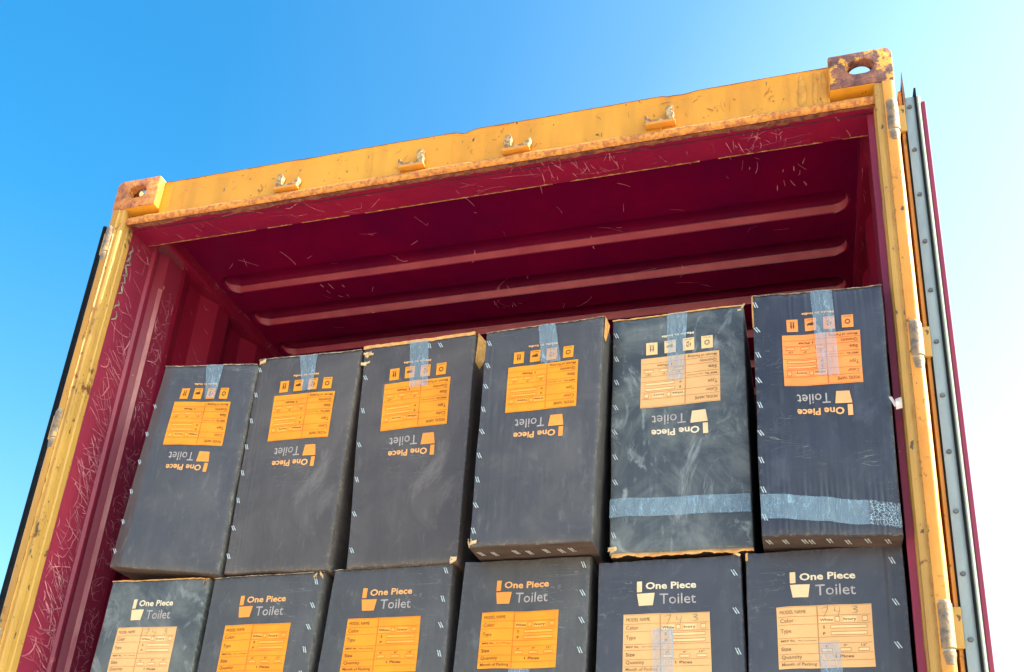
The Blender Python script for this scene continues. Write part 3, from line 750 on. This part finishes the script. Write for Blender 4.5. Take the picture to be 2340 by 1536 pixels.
    # handling symbols and origin line (the upright row shows only what is inside the frame)
    if flip:
        I0, I1 = .235, .738; iw = .086; ih = .0560; it = .822
        for k in range(4):
            s0 = I0 + (I1 - I0 - iw) * k / 3
            im = MB(); rect(im, s0, s0 + iw, it, it + ih, .0011, 0, 3, 3)
            sm = MB(); c = lambda u, v: F(s0 + iw * u, it + ih * v, .0016)
            def poly(pts): sm.add([c(u, v) for u, v in pts], [list(range(len(pts)))])
            if k == 3:
                for ux in (.38, .60):
                    poly([(ux - .05, .72), (ux + .05, .72), (ux + .05, .46), (ux + .09, .46), (ux, .20), (ux - .09, .46), (ux - .05, .46)])
                poly([(.25, .76), (.75, .76), (.75, .79), (.25, .79)])
            elif k == 2:
                poly([(.22, .46), (.45, .40), (.60, .45), (.80, .42), (.80, .56), (.62, .62), (.40, .64), (.22, .56)]); poly([(.25, .62), (.44, .66), (.42, .70), (.28, .69)])
            elif k == 1:
                for j in range(3):
                    an = j * 2.094 + .52
                    for q0, q1 in ((0, .62), (.75, 1.4)):
                        p0 = (.5 + .24 * math.cos(an + q0), .48 + .24 * math.sin(an + q0)); p1 = (.5 + .24 * math.cos(an + q1), .48 + .24 * math.sin(an + q1))
                        p2 = (.5 + .13 * math.cos(an + q1), .48 + .13 * math.sin(an + q1)); p3 = (.5 + .13 * math.cos(an + q0), .48 + .13 * math.sin(an + q0)); poly([p0, p1, p2, p3])
                poly([(.47, .42), (.53, .42), (.53, .54), (.47, .54)])
            else:
                for j in range(6):
                    an = j * 1.0472; 
                    p0 = (.5 + .26 * math.cos(an), .46 + .22 * math.sin(an)); p1 = (.5 + .26 * math.cos(an + .85), .46 + .22 * math.sin(an + .85))
                    p2 = (.5 + .15 * math.cos(an + .85), .46 + .12 * math.sin(an + .85)); p3 = (.5 + .15 * math.cos(an), .46 + .12 * math.sin(an)); poly([p0, p1, p2, p3])
            if k < 3:
                vs, fs, w_ = textmesh(('RECYCLE', 'KEEP DRY', 'HANDLE WITH CARE')[k], .0)
                sm.add([c(.18 + v[0] * .64, .92 - v[1] * .15) for v in vs], fs)
            im.add(sm.v, sm.f, 1); im.build('handling_symbol', [inks[0] if style != 'p' else PLITE, SYM if style != 'p' else TXTP], root, fix=False)
        om = MB(); text(om, 'Made in India', .375, .620, .904, .0105, .0012, 0, .03); om.build('origin_text', [inks[5]], root)
    # tape
    for k, tq in enumerate(tapes):
        pts, mt, kind = tq
        a0, b0, c0, d0 = pts      # four corners in seen coordinates (s, t): TL, TR, BR, BL
        def PT(u, v):
            s = (a0[0] * (1 - u) + b0[0] * u) * (1 - v) + (d0[0] * (1 - u) + c0[0] * u) * v
            t_ = (a0[1] * (1 - u) + b0[1] * u) * (1 - v) + (d0[1] * (1 - u) + c0[1] * u) * v
            wr_ = .0013 * noise.noise(Vector((u * 7, v * 5, seed + k))) + .0006 * noise.noise(Vector((u * 22, v * 22, seed + k)))
            if kind == 'v' and v > .92: t_ += .010 * noise.noise(Vector((u * 6, 0, seed)))
            if kind == 'h': t_ += .003 * noise.noise(Vector((u * 4, 0, seed)))
            return P(s, max(t_, 0.), .0033 + wr_)
        tm = MB(); tm.grid(PT, lin(0, 1, 26 if kind == 'h' else 12), lin(0, 1, 10 if kind == 'h' else 26))
        if kind == 'v':           # folds over the top edge
            tm.grid(lambda u, v: (PT(u, 0)[0], PT(u, 0)[1] + .003 + v * .12, P(a0[0] * (1 - u) + b0[0] * u, 0)[2] + .0022), lin(0, 1, 6), lin(0, 1, 3))
        tm.build('packing_tape', [mt], root, smooth=60)
    # staples
    for s, t_, kind in staples:
        me = staple_mesh(); o = bpy.data.objects.new('staple', me); C.collection.objects.link(o); o.parent = root
        if kind == 'b':
            x, y, z = P(s, 1.0); o.location = Vector((x, yp + t_, z + ZT - .0015)) - root.location
            o.rotation_euler = (math.radians(90), 0, math.radians(180)); o.scale = (1.1, 1, 1.5)
        else:
            x, y, z = P(s, t_, .0016); o.location = Vector((x, y, z + ZT)) - root.location
            o.rotation_euler = (0, rnd.uniform(-.12, .12), 0)
    # torn or bare board edges
    for tn in torn:
        k = tn[0]; mb = MB()
        if k == 'top':            # ragged brown rim along the top edge
            _, s0, s1, th, amp = tn
            def PR(u, v):
                s = s0 + (s1 - s0) * u; x, y, z = P(s, 0)
                hgt = th * (1 + amp * noise.noise(Vector((s * 14, seed, 3))))
                return (x, y - .0022 + .006 * (v > .9), z - .0005 - hgt * .35 + hgt * 1.0 * v)
            mb.grid(PR, lin(0, 1, 60), [0, .3, .6, .85, 1]); mb.grid(lambda u, v: (PR(u, 1)[0], PR(u, 1)[1] + v * .05, PR(u, 1)[2]), lin(0, 1, 40), [0, 1])
            mb.build('torn_edge', [KRAFT if th > .004 else EDGE], root, smooth=60)
        elif k == 'bot':
            _, s0, s1, th = tn
            def PR(u, v):
                s = s0 + (s1 - s0) * u; x, y, z = P(s, 1)
                n_ = 1 + .45 * noise.noise(Vector((s * 11, seed, 3))) + .25 * noise.noise(Vector((s * 40, seed, 3)))
                return (x, y - .001 - .007 * math.sin(v * 2.2), z + .001 - th * n_ * v)
            mb.grid(PR, lin(0, 1, 70), lin(0, 1, 5)); mb.build('torn_edge', [KRAFT], root, smooth=60)
        elif k == 'flap':         # bare board on the upper part of the right side face
            _, t0, t1, d_, out = tn
            def PF(u, v):
                t_ = t0 + (t1 - t0) * v; x, y, z = P(1, t_)
                return (x + .0015 + out * (1 - v) * (.3 + .7 * u), y + .004 + d_ * u * (1 - .45 * v), z + (.004 if v == 0 else 0))
            mb.grid(PF, lin(0, 1, 6), lin(0, 1, 10)); mb.build('torn_flap', [KRAFT], root, smooth=60)
        elif k == 'edgeL':
            _, t0, t1, w_ = tn
            mb.grid(lambda u, v: (P(0, v)[0] - .001 + w_ * u, P(0, v)[1] - .0012 + .004 * (1 - u), P(0, v)[2]), [0, .5, 1], lin(t0, t1, 12)); mb.build('torn_edge', [KRAFT], root, smooth=60)
        elif k == 'curl':
            _, s, t_, n_ = tn
            for _i in range(n_):
                ss = s + rnd.uniform(-.03, .03); tt = t_ + rnd.uniform(-.008, .008); r_ = rnd.uniform(.004, .009); a_ = rnd.uniform(0, 3.1)
                x, y, z = P(min(max(ss, 0), 1), min(max(tt, 0), 1))
                mb.grid(lambda u, v: (x + math.cos(a_) * (u - .5) * r_ * 2.4 + math.sin(v * 3) * r_ * .4, y - .001 - r_ * math.sin(v * 2.6) * .7, z + math.sin(a_) * (u - .5) * r_ * 2 + (v - .5) * r_ * 1.1), lin(0, 1, 4), lin(0, 1, 5))
            mb.build('torn_paper', [simple('torn_paper', (.45, .25, .13), (.85, .62, .40), 90, .8)], root, smooth=60)
        elif k == 'strip':        # dark folded board along the top or bottom
            _, t0, t1, mt = tn
            mb.grid(lambda u, v: (P(u, v)[0], P(u, v)[1] - .0010 - .0012 * abs(noise.noise(Vector((u * 7, v * 30, seed)))), P(u, v)[2]), lin(.005, .995, 40), lin(t0, t1, 4)); mb.build('creased_edge', [mt], root, smooth=60)
    return root

BOTB = simple('carton_underside_board', (.035, .024, .026), (.11, .065, .055), 16, .8, stretch=(.3, 1, 1), bmp=.4)
EDGE = simple('rubbed_board_edge', (.10, .08, .08), (.50, .36, .28), 60, .8, bmp=.4, detail=8, lo=.42, hi=.62)
BM = {k: carton_mat('charcoal_board_' + n, (b_[0] * .77, b_[1] * .72, b_[2] * .70), d, o, f_, (wm[0] * .93, wm[1] * .88, wm[2] * .92)) for k, n, b_, d, o, f_, wm in (  # warm and blue board tints carry reflected light in the base colour
    ('a', 'plain', (.102, .091, .110), .35, 0., .14, (.195, .18, .18)), ('b', 'warm', (.118, .095, .100), .35, 13., .10, (.21, .18, .175)),
    ('c', 'dusty', (.088, .092, .110), .95, 29., .12, (.215, .225, .225)), ('d', 'blue', (.082, .080, .110), .22, 41., .3, (.16, .165, .20)),
    ('e', 'streaked', (.054, .053, .084), .20, 57., .5, (.13, .14, .19)), ('f', 'smudged', (.088, .096, .120), 1.0, 71., .14, (.24, .26, .27)),
    ('g', 'flat', (.104, .093, .106), .30, 83., .12, (.19, .19, .19)))}
RU = random.Random(99)
def col(s, t0, t1, n, j=.004): return [(s + RU.uniform(-j, j), t0 + (t1 - t0) * i / (n - 1) + RU.uniform(-j, j), 'f') for i in range(n)]
V = lambda s0, s1, s2, s3, t1, mt=TAPE: (((s0, 0), (s1, 0), (s3, t1), (s2, t1)), mt, 'v')

carton('1.1', 0.08, [(-0.9305, -0.7043), (-0.6053, -0.734), (-0.603, -1.3996), (-0.9641, -1.3616)], 'leaning charcoal carton with upside-down orange label at the left end of the upper row',
       BM['a'], 'o', True, 3, [V(.465, .655, .53, .64, .175)], col(.025, .22, .93, 6) , [('top', .0, 1., .0035, .4)], warp=.006, bend=.022)
carton('1.2', 0.09, [(-0.6092, -0.7135), (-0.2734, -0.7171), (-0.2785, -1.3975), (-0.5928, -1.3937)], 'charcoal carton between the leaning leftmost carton and the one with the torn rim',
       BM['b'], 'o', True, 5, [V(.415, .585, .49, .59, .180)], col(.03, .055, .93, 8), [('top', .0, 1., .0038, .5), ('curl', .02, .012, 2)], crease=[(.1, .9, .5, 1.1, .0006), (-.1, .14, -.1, 1.1, .0012)])
carton('1.3', 0.095, [(-0.2684, -0.71), (0.0746, -0.701), (0.0831, -1.3901), (-0.228, -1.3953)], 'charcoal carton with torn orange-brown top rim and flap and a ripped upper left corner',
       BM['b'], 'o', True, 8, [V(.425, .59, .455, .62, .225)], col(.04, .15, .93, 6) + [(.60, .03, 'f'), (.70, .035, 'f')], [('top', .0, 1., .0125, .22), ('flap', .0, .13, .075, .018), ('curl', .05, .035, 9), ('curl', .03, .075, 4), ('curl', .97, .99, 6)])
carton('1.4', 0.02, [(0.135, -0.7595), (0.4574, -0.7491), (0.4482, -1.3839), (0.1379, -1.3825)], 'smooth charcoal carton jutting out of the upper row, stapled underneath, with bright orange label',
       BM['a'], 'o', True, 9, [V(.455, .595, .50, .665, .192)], col(.035, .055, .93, 9) + [(s, .045 + .004 * (i % 2), 'b') for i, s in enumerate((.06, .17, .35, .46, .60, .72, .81))],
       [('flap', .0, .095, .045, .004), ('top', .0, 1., .0025, .3), ('curl', .02, .985, 4)], warp=.003, crease=[(.05, .4, .3, .95, .0007), (-.1, .10, .05, .5, .0014)])
carton('1.5', 0.09, [(0.4658, -0.7166), (0.8096, -0.712), (0.8187, -1.3915), (0.4766, -1.3923)], 'dusty grey carton with upside-down pale label and straight tape across its lower part',
       BM['f'], 'p', True, 12, [V(.425, .580, .42, .545, .305), (((.0, .784), (.99, .797), (.99, .866), (.0, .858)), TAPE2, 'h')],
       col(.035, .075, .93, 9), [('bot', .02, 1., .012), ('top', .0, 1., .0045, .6), ('curl', .02, .985, 2), ('curl', .97, .015, 2)], crease=[(.1, .45, -.1, .16, .0008), (.1, .6, .66, .80, .0007), (.2, .9, .87, 1.1, .0009)])
carton('1.6', 0.02, [(0.8357, -0.7393), (1.1421, -0.7497), (1.141, -1.4055), (0.8406, -1.3931)], 'dark blue-grey carton with vertical creases, red-orange label and wrinkled sagging tape',
       BM['e'], 'r', True, 15, [V(.455, .620, .485, .640, .375), (((.003, .838), (.78, .874), (.78, .963), (.003, .934)), TAPE2, 'h'), (((.781, .874), (.997, .888), (.997, .976), (.781, .963)), TAPE3, 'h')],
       col(.03, .045, .93, 9) + [(s_, .030 + .003 * (i_ % 2), 'b') for i_, s_ in enumerate((.05, .17, .31, .36, .49, .62, .76, .90))], [('edgeL', .0, .14, .004), ('top', .0, 1., .002, .3)], warp=.006, crease=[(.20, .95, -.1, .10, .0016), (.12, 1.1, .80, 1.1, .0018), (.0, .14, .70, 1.1, .0012)])
carton('2.1', 0.1, [(-0.9546, -1.4009), (-0.6383, -1.4034), (-0.6418, -2.0584), (-0.9705, -2.0559)], 'dusty scuffed carton with pale label at the left end of the lower row',
       BM['c'], 'p', False, 21, [], [], [('top', .0, 1., .0042, .8), ('curl', .97, .01, 3)], pen=True, warp=.006)
carton('2.2', 0.1, [(-0.6244, -1.404), (-0.2911, -1.3981), (-0.2991, -2.0531), (-0.6226, -2.059)], 'charcoal carton with upright orange label beside the dusty leftmost carton of the lower row',
       BM['g'], 'o', False, 22, [], col(.94, .045, .80, 9), [('top', .0, 1., .003, .8), ('curl', .95, .01, 3)])
carton('2.3', 0.105, [(-0.2647, -1.3949), (0.0687, -1.3892), (0.0792, -2.0442), (-0.2863, -2.0499)], 'charcoal carton with upright orange label directly below the carton with the torn rim',
       BM['g'], 'o', False, 24, [], col(.945, .035, .80, 8), [('top', .0, 1., .002, .5)])
carton('2.4', 0.1, [(0.1013, -1.3891), (0.4287, -1.3883), (0.4275, -2.0433), (0.0886, -2.0441)], 'charcoal carton with upright orange label directly below the jutting stapled carton',
       BM['g'], 'o', False, 26, [(((.43, .432), (.59, .432), (.60, .72), (.42, .72)), TAPE2, 'p')], col(.95, .035, .80, 8), [])
carton('2.5', 0.095, [(0.4501, -1.4084), (0.7881, -1.4033), (0.8054, -2.0583), (0.4527, -2.0634)], 'charcoal carton with pale upright label, handwriting and a vertical strip of tape on the label',
       BM['d'], 'p', False, 28, [(((.385, .268), (.535, .268), (.53, .72), (.40, .72)), TAPE, 'p')], col(.95, .07, .80, 6), [('curl', .98, .0, 2)], pen=True, crease=[(.88, 1.1, .15, 1.1, .0018)])
carton('2.6', 0.085, [(0.8008, -1.4057), (1.1431, -1.3996), (1.1458, -2.0546), (0.8012, -2.0607)], 'blue-grey carton with upright pale label and crumpled right edge, right end of lower row',
       BM['d'], 'p', False, 30, [(((.446, .340), (.574, .340), (.59, .72), (.44, .72)), TAPE, 'p')], col(.925, .06, .80, 6), [('edgeL', .0, .03, .006)], pen=True, warp=.005, crease=[(.86, 1.1, -.1, 1.1, .0030)])

# the rows beneath the frame: unseen plain copies added to block light; they carry the stack
low = []
for r in range(2):
    for i, x in enumerate((-.80, -.46, -.10, .265, .625, .975)):
        if not low:
            c0 = empty('carton', (x, .40, ZT - 2.70)); mb = MB(); mb.box(x - .163, x + .163, .10, .70, -2.695, -2.385); low.append(c0)
            mb.build('carton_body', [BM['g']], c0, bevel=.004); o = c0
        else:
            o = low[0].copy(); C.collection.objects.link(o); o.location = (x, .40, ZT - 2.70 + .316 * r)
            for ch in low[0].children:
                c = ch.copy(); C.collection.objects.link(c); c.parent = o
            low.append(o)
        tag(o, 'unseen carton added to block light, beneath the two rows with orange and pale labels', 'carton', 'added light-blocking cartons at the bottom of the stack')
